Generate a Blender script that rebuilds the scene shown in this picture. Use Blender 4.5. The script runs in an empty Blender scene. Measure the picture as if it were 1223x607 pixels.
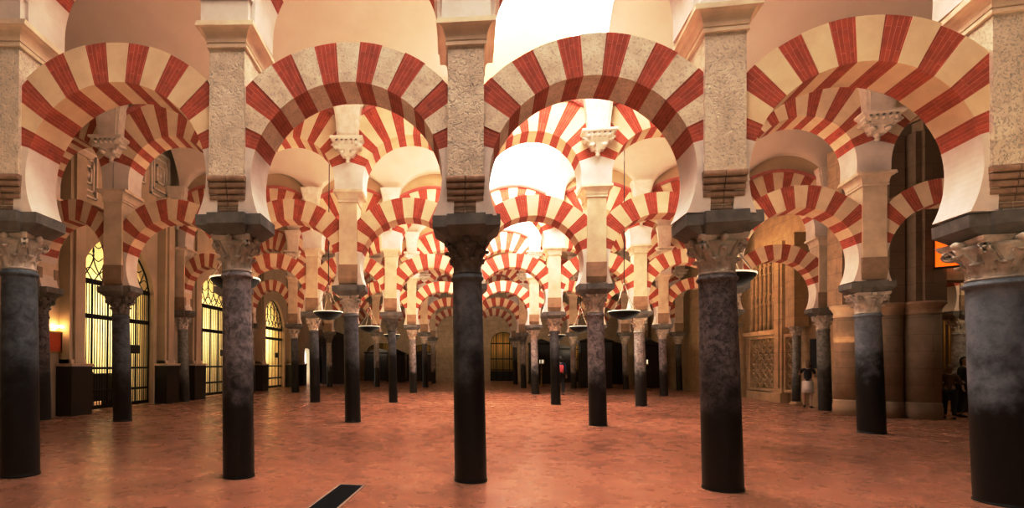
import bpy, math, random
from math import sin, cos, pi, sqrt, radians, atan2, tan
from mathutils import Vector, Matrix
random.seed(7)
scene = bpy.context.scene
COL = scene.collection

# ------------------------------------------------------------------ materials
def newmat(name):
    m = bpy.data.materials.new(name); m.use_nodes = True
    nt = m.node_tree
    return m, nt, nt.nodes, nt.links, nt.nodes['Principled BSDF']

def coords(nt, kind='Object', scale=(1, 1, 1)):
    tc = nt.nodes.new('ShaderNodeTexCoord'); mp = nt.nodes.new('ShaderNodeMapping')
    mp.inputs['Scale'].default_value = scale
    nt.links.new(tc.outputs[kind], mp.inputs[0]); return mp.outputs[0]

def world_coords(nt, scale=(1, 1, 1)):
    g = nt.nodes.new('ShaderNodeNewGeometry'); mp = nt.nodes.new('ShaderNodeMapping')
    mp.inputs['Scale'].default_value = scale
    nt.links.new(g.outputs['Position'], mp.inputs[0]); return mp.outputs[0]

def noise(nt, vec, scale, detail=5, rough=.6, dist=0):
    n = nt.nodes.new('ShaderNodeTexNoise'); n.inputs['Scale'].default_value = scale
    n.inputs['Detail'].default_value = detail; n.inputs['Roughness'].default_value = rough
    n.inputs['Distortion'].default_value = dist
    nt.links.new(vec, n.inputs['Vector']); return n.outputs['Fac']

def ramp(nt, fac, stops):
    r = nt.nodes.new('ShaderNodeValToRGB'); e = r.color_ramp.elements
    while len(e) < len(stops): e.new(.5)
    for i, (p, c) in enumerate(stops):
        e[i].position = p; e[i].color = (c[0], c[1], c[2], 1)
    nt.links.new(fac, r.inputs[0]); return r.outputs[0]

def mix(nt, f, a, b, mode='MIX'):
    n = nt.nodes.new('ShaderNodeMix'); n.data_type = 'RGBA'; n.blend_type = mode
    for s, v in ((0, f), (6, a), (7, b)):
        if isinstance(v, (int, float)): n.inputs[s].default_value = v
        elif isinstance(v, tuple): n.inputs[s].default_value = (*v[:3], 1)
        else: nt.links.new(v, n.inputs[s])
    return n.outputs[2]

def bump(nt, h, bsdf, strength=.4, dist=.01):
    b = nt.nodes.new('ShaderNodeBump'); b.inputs['Strength'].default_value = strength
    b.inputs['Distance'].default_value = dist
    nt.links.new(h, b.inputs['Height']); nt.links.new(b.outputs[0], bsdf.inputs['Normal'])

def plaster(name, c, c2, scale=3, bs=.3, bd=.01, rough=.85, pit=0.0):
    m, nt, N, L, B = newmat(name); v = world_coords(nt)
    f = noise(nt, v, scale, 6); col = ramp(nt, f, [(.3, c2), (.65, c)])
    h = noise(nt, v, scale * 9, 6, .7)
    if pit:
        vo = N.new('ShaderNodeTexVoronoi'); vo.inputs['Scale'].default_value = 26
        vo.feature = 'F1'
        mp2 = noise(nt, v, 12, 4, .6, 1.0)
        L.new(v, vo.inputs['Vector'])
        pr = ramp(nt, noise(nt, v, 38, 3, .5, .6), [(.36, (0, 0, 0)), (.46, (1, 1, 1))])
        big = ramp(nt, mp2, [(.3, (0, 0, 0)), (.5, (1, 1, 1))])
        hh = mix(nt, .55, pr, big)
        h = mix(nt, .35, hh, h)
        col = mix(nt, pit, col, mix(nt, 1.0, col, pr, 'MULTIPLY'))
    L.new(col, B.inputs['Base Color']); B.inputs['Roughness'].default_value = rough
    bump(nt, h, B, bs, bd); return m

def brick_mat(name, c1, c2, mort):
    m, nt, N, L, B = newmat(name)
    uv = N.new('ShaderNodeUVMap')
    br = N.new('ShaderNodeTexBrick')
    br.inputs['Scale'].default_value = 1; br.inputs['Brick Width'].default_value = .55
    br.inputs['Row Height'].default_value = .052; br.inputs['Mortar Size'].default_value = .0032
    br.inputs['Mortar Smooth'].default_value = .3
    br.inputs['Color1'].default_value = (*c1, 1); br.inputs['Color2'].default_value = (*c2, 1)
    br.inputs['Mortar'].default_value = (*mort, 1)
    L.new(uv.outputs[0], br.inputs['Vector'])
    v = world_coords(nt); f = noise(nt, v, 6, 6, .7)
    col = mix(nt, .45, br.outputs['Color'], mix(nt, 1.0, br.outputs['Color'], ramp(nt, f, [(.3, (.45, .45, .45)), (.6, (1.25, 1.2, 1.15))]), 'MULTIPLY'))
    L.new(col, B.inputs['Base Color']); B.inputs['Roughness'].default_value = .85
    h = mix(nt, .5, noise(nt, v, 60, 4), br.outputs['Fac'])
    bump(nt, h, B, .25, .006); return m

def marble(name, top, top2, low, z0, z1, vein=.3, vs=7, rough=.32):
    """shaft: worn stone above, blackened by touch below (patina follows the height of the shaft)"""
    m, nt, N, L, B = newmat(name); v = world_coords(nt); o = coords(nt)
    f = noise(nt, v, vs, 8, .65, .8); col = ramp(nt, f, [(.35, top2), (.6, top)])
    sp = ramp(nt, noise(nt, v, 13, 8, .75, .5), [(.42, (.05, .04, .04)), (.50, (1, 1, 1))])
    col = mix(nt, vein, col, mix(nt, 1.0, col, sp, 'MULTIPLY'))
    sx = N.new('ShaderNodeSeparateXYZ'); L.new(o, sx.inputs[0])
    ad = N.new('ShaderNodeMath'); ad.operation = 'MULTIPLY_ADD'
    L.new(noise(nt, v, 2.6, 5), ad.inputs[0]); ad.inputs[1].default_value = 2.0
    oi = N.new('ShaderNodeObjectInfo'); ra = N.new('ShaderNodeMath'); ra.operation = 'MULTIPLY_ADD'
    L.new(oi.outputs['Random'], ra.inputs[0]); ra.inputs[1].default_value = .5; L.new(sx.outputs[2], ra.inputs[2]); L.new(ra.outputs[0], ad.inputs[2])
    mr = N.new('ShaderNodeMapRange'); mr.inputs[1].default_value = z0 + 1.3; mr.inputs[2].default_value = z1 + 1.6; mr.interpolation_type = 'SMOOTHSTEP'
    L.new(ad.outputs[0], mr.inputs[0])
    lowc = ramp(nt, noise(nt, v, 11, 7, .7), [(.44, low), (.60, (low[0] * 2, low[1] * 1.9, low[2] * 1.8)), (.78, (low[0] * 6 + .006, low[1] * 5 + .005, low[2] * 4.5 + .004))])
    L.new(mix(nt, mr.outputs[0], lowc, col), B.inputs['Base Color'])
    B.inputs['Roughness'].default_value = rough
    rr = N.new('ShaderNodeMapRange'); rr.inputs[3].default_value = rough + .06; rr.inputs[4].default_value = rough + .3
    L.new(mr.outputs[0], rr.inputs[0]); L.new(rr.outputs[0], B.inputs['Roughness'])
    bump(nt, noise(nt, v, 24, 6, .65), B, .35, .008); return m

def simple(name, c, rough=.6, metal=0, emit=None, es=1, bs=0):
    m, nt, N, L, B = newmat(name)
    v = coords(nt); f = noise(nt, v, 9, 5)
    col = ramp(nt, f, [(.3, tuple(x * .82 for x in c)), (.7, c)])
    L.new(col, B.inputs['Base Color']); B.inputs['Roughness'].default_value = rough
    B.inputs['Metallic'].default_value = metal
    if emit:
        B.inputs['Emission Color'].default_value = (*emit, 1); B.inputs['Emission Strength'].default_value = es
    if bs: bump(nt, noise(nt, v, 30, 5), B, bs, .01)
    return m

def floor_mat():
    m, nt, N, L, B = newmat('terracotta_pavement')
    v = world_coords(nt)
    f = noise(nt, v, .7, 7, .62); g = noise(nt, world_coords(nt, (1.0, 1.6, 1)), 1.9, 9, .68, .5)
    c = mix(nt, .5, ramp(nt, f, [(.32, (.29, .125, .070)), (.68, (.44, .210, .122))]), ramp(nt, g, [(.30, (.28, .118, .066)), (.70, (.49, .240, .145))]))
    mp = N.new('ShaderNodeMapping'); mp.inputs['Rotation'].default_value = (0, 0, .78)
    g0 = N.new('ShaderNodeNewGeometry'); L.new(g0.outputs['Position'], mp.inputs[0])
    br = N.new('ShaderNodeTexBrick'); br.offset = .5; br.inputs['Scale'].default_value = 1
    br.inputs['Brick Width'].default_value = .56; br.inputs['Row Height'].default_value = .28
    br.inputs['Mortar Size'].default_value = .004; br.inputs['Mortar Smooth'].default_value = .4
    br.inputs['Color1'].default_value = (.96, .94, .92, 1); br.inputs['Color2'].default_value = (1.1, 1.06, 1.04, 1)
    br.inputs['Mortar'].default_value = (.84, .80, .78, 1)
    L.new(mp.outputs[0], br.inputs['Vector'])
    c = mix(nt, .8, c, mix(nt, 1.0, c, br.outputs['Color'], 'MULTIPLY'))
    L.new(c, B.inputs['Base Color'])
    rr = N.new('ShaderNodeMapRange'); rr.inputs[3].default_value = .18; rr.inputs[4].default_value = .38
    L.new(noise(nt, v, 2.2, 5), rr.inputs[0]); L.new(rr.outputs[0], B.inputs['Roughness'])
    B.inputs['Specular IOR Level'].default_value = .5
    bump(nt, noise(nt, v, 2.2, 5, .6), B, .10, .008)
    return m

def masonry_mat(name, c, c2, bw=.9, rh=.42):
    m, nt, N, L, B = newmat(name)
    g = N.new('ShaderNodeNewGeometry'); sx = N.new('ShaderNodeSeparateXYZ'); L.new(g.outputs['Position'], sx.inputs[0])
    ad = N.new('ShaderNodeMath'); L.new(sx.outputs[0], ad.inputs[0]); L.new(sx.outputs[1], ad.inputs[1])
    cb = N.new('ShaderNodeCombineXYZ'); L.new(ad.outputs[0], cb.inputs[0]); L.new(sx.outputs[2], cb.inputs[1])
    br = N.new('ShaderNodeTexBrick'); br.inputs['Scale'].default_value = 1
    br.inputs['Brick Width'].default_value = bw; br.inputs['Row Height'].default_value = rh
    br.inputs['Mortar Size'].default_value = .008
    br.inputs['Color1'].default_value = (*c, 1); br.inputs['Color2'].default_value = (*c2, 1)
    br.inputs['Mortar'].default_value = (c2[0] * .72, c2[1] * .72, c2[2] * .72, 1)
    L.new(cb.outputs[0], br.inputs['Vector'])
    f = noise(nt, g.outputs['Position'], 3, 7, .7)
    col = mix(nt, .6, br.outputs['Color'], mix(nt, 1.0, br.outputs['Color'], ramp(nt, f, [(.3, (.6, .55, .5)), (.65, (1.15, 1.12, 1.08))]), 'MULTIPLY'))
    L.new(col, B.inputs['Base Color']); B.inputs['Roughness'].default_value = .85
    bump(nt, mix(nt, .5, noise(nt, g.outputs['Position'], 20, 6), br.outputs['Fac']), B, .3, .01)
    return m

M = dict(
    red=brick_mat('red_brick', (.50, .115, .062), (.42, .088, .050), (.58, .24, .15)),
    cream=plaster('cream_stone', (.84, .74, .60), (.66, .55, .42), 5, .4, .014, pit=.22),
    cream2=plaster('cream_plaster_voussoir', (.80, .66, .46), (.70, .55, .36), 2.5, .15, .006),
    leg=plaster('white_plaster', (.80, .73, .66), (.66, .58, .51), 2, .15, .006),
    pier=plaster('pitted_stone', (.86, .76, .62), (.68, .58, .45), 4, .8, .035, pit=.18),
    pier2=plaster('smooth_cream_stone', (.76, .64, .47), (.60, .48, .33), 2.4, .2, .008),
    cornice=plaster('cornice_plaster', (.82, .70, .54), (.66, .54, .40), 3, .15, .005),
    corbel=plaster('corbel_brick', (.46, .30, .19), (.28, .16, .10), 8, .4, .012),
    corbelp=plaster('tan_corbel_stone', (.42, .28, .17), (.30, .19, .11), 5, .25, .008),
    impost=plaster('grey_impost_stone', (.24, .205, .17), (.11, .09, .075), 4, .45, .012, .8),
    vault=plaster('vault_plaster', (.80, .69, .57), (.74, .62, .50), .9, .06, .004),
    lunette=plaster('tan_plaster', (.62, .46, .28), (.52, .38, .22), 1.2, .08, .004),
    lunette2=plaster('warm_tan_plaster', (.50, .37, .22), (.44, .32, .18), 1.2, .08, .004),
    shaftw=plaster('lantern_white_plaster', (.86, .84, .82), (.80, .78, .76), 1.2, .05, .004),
    wall=plaster('wall_plaster', (.66, .53, .36), (.52, .40, .26), 1.0, .1, .006),
    cap_l=plaster('light_capital_marble', (.74, .66, .56), (.40, .33, .26), 6, .5, .012, .75),
    cap_d=plaster('dark_capital_marble', (.24, .19, .15), (.09, .07, .055), 6, .5, .012, .7),
    dentil=plaster('rose_moulding_plaster', (.60, .20, .15), (.50, .15, .11), 8, .2, .006),
    bracket=plaster('white_stucco', (.84, .76, .66), (.72, .62, .50), 6, .3, .008),
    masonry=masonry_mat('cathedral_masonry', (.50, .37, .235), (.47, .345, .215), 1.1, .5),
    masonry_d=masonry_mat('shaded_masonry', (.27, .19, .12), (.24, .165, .105), 1.1, .5),  # darker copy of the cathedral masonry, shade put into its base colour
    carved=masonry_mat('carved_tan_stone', (.56, .40, .22), (.50, .35, .19), 1.3, .7),
    iron=simple('black_iron', (.015, .012, .010), .5, .6),
    wood=simple('dark_wood', (.022, .013, .008), .45),
    plinth=simple('dark_stone_plinth', (.018, .013, .010), .35, bs=.2),
    brass=simple('aged_brass', (.45, .28, .08), .35, .9),
    chapel=simple('chapel_yellow_plaster', (.88, .80, .58), .9),
    floor=floor_mat(),
    grate=simple('black_floor_grate', (.006, .006, .008), .7),
    gratef=simple('grate_frame_stone', (.42, .30, .23), .6),
    glasssky=simple('skylight_glass', (.9, .9, .9), .4, emit=(1, .98, .95), es=6),
    glow=simple('bright_doorway_light', (.9, .9, .9), .5, emit=(.93, .97, 1.0), es=2.2),
    orange=simple('orange_lit_glass', (.8, .25, .03), .5, emit=(1, .15, .006), es=1.3),
    lamprim=simple('lamp_white_glass', (.8, .78, .7), .3, emit=(1, .85, .6), es=.8),
    cable=simple('pale_cable', (.6, .52, .40), .4, .5),
    redcloth=simple('red_picture', (.55, .07, .02), .6),
    bulb=simple('picture_light_tube', (1, .9, .7), .4, emit=(1, .72, .38), es=22),
    gold=simple('gilded_retable', (.55, .33, .09), .4, .5, bs=.6),
    skin=simple('skin', (.52, .31, .21), .5), hair=simple('brown_hair', (.20, .11, .05), .6),
    hair_d=simple('dark_hair', (.02, .014, .010), .6), black=simple('black_cloth', (.012, .011, .014), .8),
    white=simple('white_cloth', (.75, .70, .64), .8), pink=simple('pink_cloth', (.62, .12, .13), .8),
    navy=simple('navy_cloth', (.02, .03, .07), .8), brown=simple('brown_cloth', (.10, .06, .035), .8),
    shoe=simple('black_shoe', (.01, .01, .01), .5), eye=simple('dark_eye', (.02, .015, .01), .2),
)
SH = [
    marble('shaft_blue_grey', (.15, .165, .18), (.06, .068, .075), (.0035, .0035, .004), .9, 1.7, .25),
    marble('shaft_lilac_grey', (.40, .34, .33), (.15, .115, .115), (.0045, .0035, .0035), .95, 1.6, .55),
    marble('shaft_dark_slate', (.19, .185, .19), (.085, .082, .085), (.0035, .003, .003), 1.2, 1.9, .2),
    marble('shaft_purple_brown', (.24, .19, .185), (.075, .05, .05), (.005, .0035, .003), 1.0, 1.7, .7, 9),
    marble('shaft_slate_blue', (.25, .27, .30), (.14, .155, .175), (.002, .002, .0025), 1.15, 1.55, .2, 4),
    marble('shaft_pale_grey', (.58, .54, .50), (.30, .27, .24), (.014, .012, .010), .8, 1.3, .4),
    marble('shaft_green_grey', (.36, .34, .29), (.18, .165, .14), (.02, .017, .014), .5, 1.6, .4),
]

# ------------------------------------------------------------------ mesh helpers
class MB:
    def __init__(s): s.v = []; s.f = []; s.m = []; s.uv = []; s.sm = []
    def face(s, pts, mat=0, uv=None, smooth=False):
        i = len(s.v); s.v += [tuple(p) for p in pts]; s.f.append(tuple(range(i, i + len(pts))))
        s.m.append(mat); s.uv.append(uv); s.sm.append(smooth)
    def poly(s, verts, faces, mat=0, smooth=False):
        i = len(s.v); s.v += [tuple(p) for p in verts]
        for f in faces:
            s.f.append(tuple(a + i for a in f)); s.m.append(mat); s.uv.append(None); s.sm.append(smooth)
    def box(s, x0, x1, y0, y1, z0, z1, mat=0, top=None):
        """top=(dx,dy) grows the upper rectangle"""
        tx, ty = top or (0, 0)
        V = [(x0, y0, z0), (x1, y0, z0), (x1, y1, z0), (x0, y1, z0),
             (x0 - tx, y0 - ty, z1), (x1 + tx, y0 - ty, z1), (x1 + tx, y1 + ty, z1), (x0 - tx, y1 + ty, z1)]
        s.poly(V, [(3, 2, 1, 0), (4, 5, 6, 7), (0, 1, 5, 4), (1, 2, 6, 5), (2, 3, 7, 6), (3, 0, 4, 7)], mat)
    def lathe(s, prof, n=28, cx=0, cy=0, mat=0, a0=0, a1=2 * pi, smooth=True):
        full = abs(a1 - a0 - 2 * pi) < 1e-6; c = n if full else n + 1
        V = []
        for (r, z) in prof:
            for i in range(c):
                a = a0 + (a1 - a0) * i / n; V.append((cx + r * cos(a), cy + r * sin(a), z))
        F = []
        for j in range(len(prof) - 1):
            for i in range(n):
                k = (i + 1) % c
                F.append((j * c + i, j * c + k, (j + 1) * c + k, (j + 1) * c + i))
        s.poly(V, F, mat, smooth)
        if full:
            s.poly([V[i] for i in range(c)][::-1], [tuple(range(c))], mat)
            s.poly([V[(len(prof) - 1) * c + i] for i in range(c)], [tuple(range(c))], mat)
    def tube(s, pts, r, n=6, mat=0):
        pts = [Vector(p) for p in pts]; rings = []
        for i, p in enumerate(pts):
            d = (pts[min(i + 1, len(pts) - 1)] - pts[max(i - 1, 0)]).normalized()
            a = d.cross(Vector((0, 0, 1)));
            if a.length < .05: a = d.cross(Vector((1, 0, 0)))
            a.normalize(); b = d.cross(a); rr = r[i] if isinstance(r, (list, tuple)) else r
            rings.append([p + (a * cos(2 * pi * k / n) + b * sin(2 * pi * k / n)) * rr for k in range(n)])
        V = [q for R in rings for q in R]; F = []
        for i in range(len(rings) - 1):
            for k in range(n):
                F.append((i * n + k, i * n + (k + 1) % n, (i + 1) * n + (k + 1) % n, (i + 1) * n + k))
        F.append(tuple(range(n))[::-1]); F.append(tuple(range((len(rings) - 1) * n, len(rings) * n)))
        s.poly(V, F, mat, True)
    def prism_y(s, prof, y0, y1, mat=0, caps=True):
        """prof: closed list of (x,z); extruded along y"""
        n = len(prof)
        V = [(x, y0, z) for x, z in prof] + [(x, y1, z) for x, z in prof]
        F = [(i, (i + 1) % n, n + (i + 1) % n, n + i) for i in range(n)]
        if caps: F += [tuple(range(n))[::-1], tuple(range(n, 2 * n))]
        s.poly(V, F, mat)
    def prism_x(s, prof, x0, x1, mat=0):
        n = len(prof)
        V = [(x0, y, z) for y, z in prof] + [(x1, y, z) for y, z in prof]
        F = [(i, (i + 1) % n, n + (i + 1) % n, n + i) for i in range(n)]
        F += [tuple(range(n))[::-1], tuple(range(n, 2 * n))]
        s.poly(V, F, mat)
    def mesh(s, name, mats):
        me = bpy.data.meshes.new(name); me.from_pydata(s.v, [], s.f)
        for m in mats: me.materials.append(m)
        me.polygons.foreach_set('material_index', s.m); me.polygons.foreach_set('use_smooth', s.sm)
        if any(u is not None for u in s.uv):
            ul = me.uv_layers.new(name='UVMap'); k = 0
            for f, u in zip(s.f, s.uv):
                for j in range(len(f)):
                    ul.data[k].uv = u[j] if u else (0, 0); k += 1
        me.update()
        import bmesh
        if not any(u is not None for u in s.uv):
            bm = bmesh.new(); bm.from_mesh(me); bmesh.ops.remove_doubles(bm, verts=bm.verts, dist=1e-5)
            bmesh.ops.recalc_face_normals(bm, faces=bm.faces); bm.to_mesh(me); bm.free()
        else:
            bm = bmesh.new(); bm.from_mesh(me); bmesh.ops.recalc_face_normals(bm, faces=bm.faces); bm.to_mesh(me); bm.free()
        return me

def obj(name, me, parent=None, loc=(0, 0, 0), rz=0, sc=(1, 1, 1)):
    o = bpy.data.objects.new(name, me); COL.objects.link(o)
    o.location = loc; o.rotation_euler = rz if isinstance(rz, tuple) else (0, 0, rz); o.scale = sc
    if parent: o.parent = parent
    return o
def tag(o, label=None, cat=None, group=None, kind=None):
    if label: o['label'] = label
    if cat: o['category'] = cat
    if group: o['group'] = group
    if kind: o['kind'] = kind
    return o
def thing(name, label, cat, loc=(0, 0, 0), rz=0, group=None, sc=(1, 1, 1)):
    return tag(obj(name, None, None, loc, rz, sc), label, cat, group)
def struct(name, mb, mats, loc=(0, 0, 0), rz=0, sc=(1, 1, 1)):
    me = mb if isinstance(mb, bpy.types.Mesh) else mb.mesh(name, mats)
    return tag(obj(name, me, None, loc, rz, sc), kind='structure')
def part(name, mb, mat, parent, **k):
    me = mb if isinstance(mb, bpy.types.Mesh) else mb.mesh(name, mat if isinstance(mat, list) else [mat])
    return obj(name, me, parent, **k)

# ------------------------------------------------------------------ plan of the hall: positions of the columns
NODE = {
 1: {-1:(-8.98,6.3),0:(-6.12,6.74),1:(-3.14,7.02),2:(.02,7.16),3:(3.19,7.06),4:(6.18,6.72),5:(8.95,6.15)},
 2: {-2:(-11.35,13.15),-1:(-9.11,13.2),0:(-6.19,13.62),1:(-3.10,13.9),2:(.07,14.05),3:(3.26,14.0),4:(6.36,13.75),5:(9.32,13.35),6:(11.98,12.78)},
 3: {-2:(-11.3,20.1),-1:(-9.12,20.25),0:(-6.13,20.6),1:(-3.05,20.9),2:(.12,21.05),3:(3.29,21.0),4:(6.42,20.8),5:(9.48,20.4),6:(12.38,19.9)},
 4: {-2:(-11.35,26.7),-1:(-9.12,27.05),0:(-6.13,27.5),1:(-3.0,27.8),2:(.17,27.95),3:(3.33,27.95),4:(6.5,27.8),5:(9.58,27.5),6:(12.6,27.0)},
 5: {-2:(-11.5,33.5),-1:(-9.13,33.88),0:(-6.08,34.3),1:(-2.95,34.6),2:(.23,34.8),3:(3.40,34.8),4:(6.55,34.7),5:(9.68,34.4),6:(12.75,34.0)},
 6: {-2:(-11.6,40.3),-1:(-9.1,40.8),0:(-6.03,41.2),1:(-2.9,41.5),2:(.28,41.7),3:(3.45,41.7),4:(6.6,41.6),5:(9.75,41.4),6:(12.9,41.0)},
}
NODE[7] = {k: (x, y + 6.9) for k, (x, y) in NODE[6].items()}
NODE[1][-2] = (-11.5, 6.2); NODE[1][6] = (11.6, 5.5)
NODE[0] = {k: (x, y - 6.8) for k, (x, y) in NODE[1].items()}
S = 3.1
def nd(r, k): return Vector((*NODE[r][k], 0))
DZ = {1: {-1: .09, 0: .08, 1: .07, 2: .03, 3: -.02, 4: -.16, 5: -.17},
      2: {-2: .06, -1: .07, 0: .10, 1: .14, 2: .17, 3: .15, 4: .10, 5: .06, 6: .0}}
DX = {1: {-1: -.05, 0: -.06, 1: -.07, 2: -.09, 3: -.11, 4: -.17, 5: -.15}}
def dz(r, k): return DZ.get(r, {}).get(k, .12 if r >= 3 else 0)
def dx(r, k): return DX.get(r, {}).get(k, -.11)
def up(r, k):
    a = ndir(r, k) if False else 0
    return Vector((NODE[r][k][0] + dx(r, k), NODE[r][k][1], dz(r, k)))
def ndir(r, k):
    a = NODE[r].get(k - 1, NODE[r][k]); b = NODE[r].get(k + 1, NODE[r][k])
    return atan2(b[1] - a[1], b[0] - a[0])

ROWW = {1: 'front', 2: 'second', 3: 'third', 4: 'fourth', 5: 'fifth', 6: 'farthest'}
ORD = ['first', 'second', 'third', 'fourth', 'fifth', 'sixth', 'seventh', 'eighth', 'ninth', 'tenth']
VIS1 = {0: 'leftmost', 1: 'second from left', 2: 'middle', 3: 'fourth from left', 4: 'rightmost'}
def where(r, k):
    if r == 1:
        return {-1: 'outside left of the front row', 5: 'outside right of the front row', 0: 'leftmost in the front row',
                1: 'second from left in the front row', 2: 'in the middle of the front row',
                3: 'fourth from left in the front row', 4: 'rightmost in the front row'}[k]
    return f'{ORD[k + 2]} from the left wall in the {ROWW[r]} row'

# ------------------------------------------------------------------ column parts
ZS, ZC, ZI = 2.72, 3.20, 3.45
def shaft_mesh(r, seed, mat):
    rnd = random.Random(seed); mb = MB()
    h0 = rnd.choice([.03, .05, .16])
    prof = [(r * 1.07, 0), (r * 1.08, h0 * .7), (r * 1.06, h0), (r * 1.035, h0 + .02)]
    for i in range(13):
        t = i / 12; prof.append((r * (1.04 - .10 * t + .02 * sin(pi * t)), h0 + .03 + (ZS - .12 - h0) * t))
    prof += [(r * .95, ZS - .085), (r * 1.03, ZS - .07), (r * 1.07, ZS - .05), (r * 1.03, ZS - .03), (r * .96, ZS - .02), (r * .96, ZS)]
    mb.lathe(prof, 32)
    return mb.mesh('shaft', [mat])

def capital_mesh(mat):
    mb = MB(); H = ZC - ZS
    bell = lambda t: .20 + .10 * t ** 1.8
    mb.lathe([(.205, 0), (.225, .012), (.225, .03), (.20, .042)] + [(bell(t) - .004, .045 + t * (H - .12)) for t in [i / 8 for i in range(9)]], 32)
    def leaf(a, zb, zt, w, curl):
        NU, NV = 6, 9; V = []; front = []; back = []
        for j in range(NV):
            t = j / (NV - 1); z = zb + (zt - zb) * min(1, t / .8)
            tt = (z - .045) / (H - .12); rr = bell(max(0, tt)) + .012
            if t > .55:
                q = (t - .55) / .45; rr += curl * sin(q * pi * .62); z += .02 * sin(q * pi) - .055 * max(0, q - .55)
            ww = w * (1 - .25 * t) * (1 + .16 * cos(t * pi * 5)) * (1 if t < .82 else max(.25, 1 - (t - .82) * 4))
            for i in range(NU + 1):
                s_ = i / NU * 2 - 1; aa = a + s_ * ww / rr
                rd = rr - .020 * abs(s_) ** 1.5 + .008 * (1 - abs(s_))
                front.append((rd * cos(aa), rd * sin(aa), z)); back.append(((rd - .022) * cos(aa), (rd - .022) * sin(aa), z - .006))
        n = NU + 1; V = front + back; o = len(front); F = []
        for j in range(NV - 1):
            for i in range(NU):
                F.append((j * n + i, j * n + i + 1, (j + 1) * n + i + 1, (j + 1) * n + i))
                F.append((o + j * n + i + 1, o + j * n + i, o + (j + 1) * n + i, o + (j + 1) * n + i + 1))
            for i in (0, NU):
                F.append((j * n + i, o + j * n + i, o + (j + 1) * n + i, (j + 1) * n + i))
        for i in range(NU):
            j = NV - 1; F.append((j * n + i, j * n + i + 1, o + j * n + i + 1, o + j * n + i))
        mb.poly(V, F, 0, True)
    for i in range(8): leaf(2 * pi * i / 8 + pi / 8, .04, .19, .075, .055)
    for i in range(8): leaf(2 * pi * i / 8, .12, .31, .078, .065)
    for i in range(4):      # corner volutes
        a = pi / 4 + i * pi / 2
        for sgn in (-1, 1):
            pts = []; rad = []
            for q in range(15):
                t = q / 14; ang = t * 3.4 * pi; rho = .062 * (1 - .72 * t)
                cx = .315; cz = H - .135
                rr = cx + rho * sin(ang); z = cz + rho * cos(ang)
                off = sgn * .028
                pts.append((rr * cos(a) - off * sin(a), rr * sin(a) + off * cos(a), z)); rad.append(.019 * (1 - .35 * t))
            p0 = (.22 * cos(a + sgn * .35), .22 * sin(a + sgn * .35), H - .26)
            mb.tube([p0] + pts, [.012] + rad, 7)
        leaf(a, .2, .37, .05, .07)
    # abacus with concave sides
    pr = []
    for i in range(4):
        a0 = -3 * pi / 4 + i * pi / 2
        c0 = Vector((cos(a0), sin(a0))) * .45; c1 = Vector((cos(a0 + pi / 2), sin(a0 + pi / 2))) * .45
        inn = (c0 + c1).normalized()
        for q in range(8):
            t = (q + .35) / 8.1; p = c0.lerp(c1, t) - inn * .055 * sin(pi * t); pr.append(p)
    n = len(pr)
    for (s0, z0, s1, z1) in ((.90, H - .075, .96, H - .045), (.96, H - .045, 1.0, H)):
        V = [(p.x * s0, p.y * s0, z0) for p in pr] + [(p.x * s1, p.y * s1, z1) for p in pr]
        mb.poly(V, [(i, (i + 1) % n, n + (i + 1) % n, n + i) for i in range(n)] + [tuple(range(n))[::-1], tuple(range(n, 2 * n))])
    for i in range(4):   # rosette in the middle of each side
        a = i * pi / 2
        mb.lathe([(.0, -.0), (.04, .004), (.045, .03), (.03, .05), (0, .055)], 8, .305 * cos(a), .305 * sin(a)) if False else mb.tube([(.25 * cos(a), .25 * sin(a), H - .05), (.325 * cos(a), .325 * sin(a), H - .045), (.345 * cos(a), .345 * sin(a), H - .045)], [.045, .045, .02], 10)
    return mb.mesh('capital', [mat])

def impost_mesh():
    mb = MB(); zb, zm, zt = 0, .12, .26
    for (ax, ay, bx, by) in ((.435, .31, .27, .25), (.245, .40, .21, .28)):
        mb.box(-bx, bx, -by, by, zb, zm, 0, top=(ax - bx, ay - by))
        mb.box(-ax, ax, -ay, ay, zm, zt)
    return mb.mesh('impost_block', [M['impost']])

CAPL, CAPD = capital_mesh(M['cap_l']), capital_mesh(M['cap_d'])
IMP = impost_mesh()
shaft_cache = {}
def column(r, k, x, y, rz, mi, rad, dark, label):
    t = thing('marble_column', label, 'column', (x, y, 0), rz, 'marble columns of the hall')
    inhall = r in NODE and k in NODE[r] and abs(NODE[r][k][0] - x) < .01
    h = dz(r, k) if inhall else 0
    if inhall: t.rotation_euler = (0, math.atan(dx(r, k) * .8 / 3.2), rz)
    key = (mi, round(rad, 3), (r * 7 + k * 3) % 3)
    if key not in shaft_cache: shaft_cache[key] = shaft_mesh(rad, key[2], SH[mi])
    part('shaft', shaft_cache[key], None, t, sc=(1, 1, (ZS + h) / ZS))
    s = max(.87, rad / .2 * .84)
    part('capital', CAPD if dark else CAPL, None, t, loc=(0, 0, ZS + h), sc=(s, s, 1))
    part('impost_block', IMP, None, t, loc=(0, 0, ZC - .01 + h))
    return t

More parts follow.
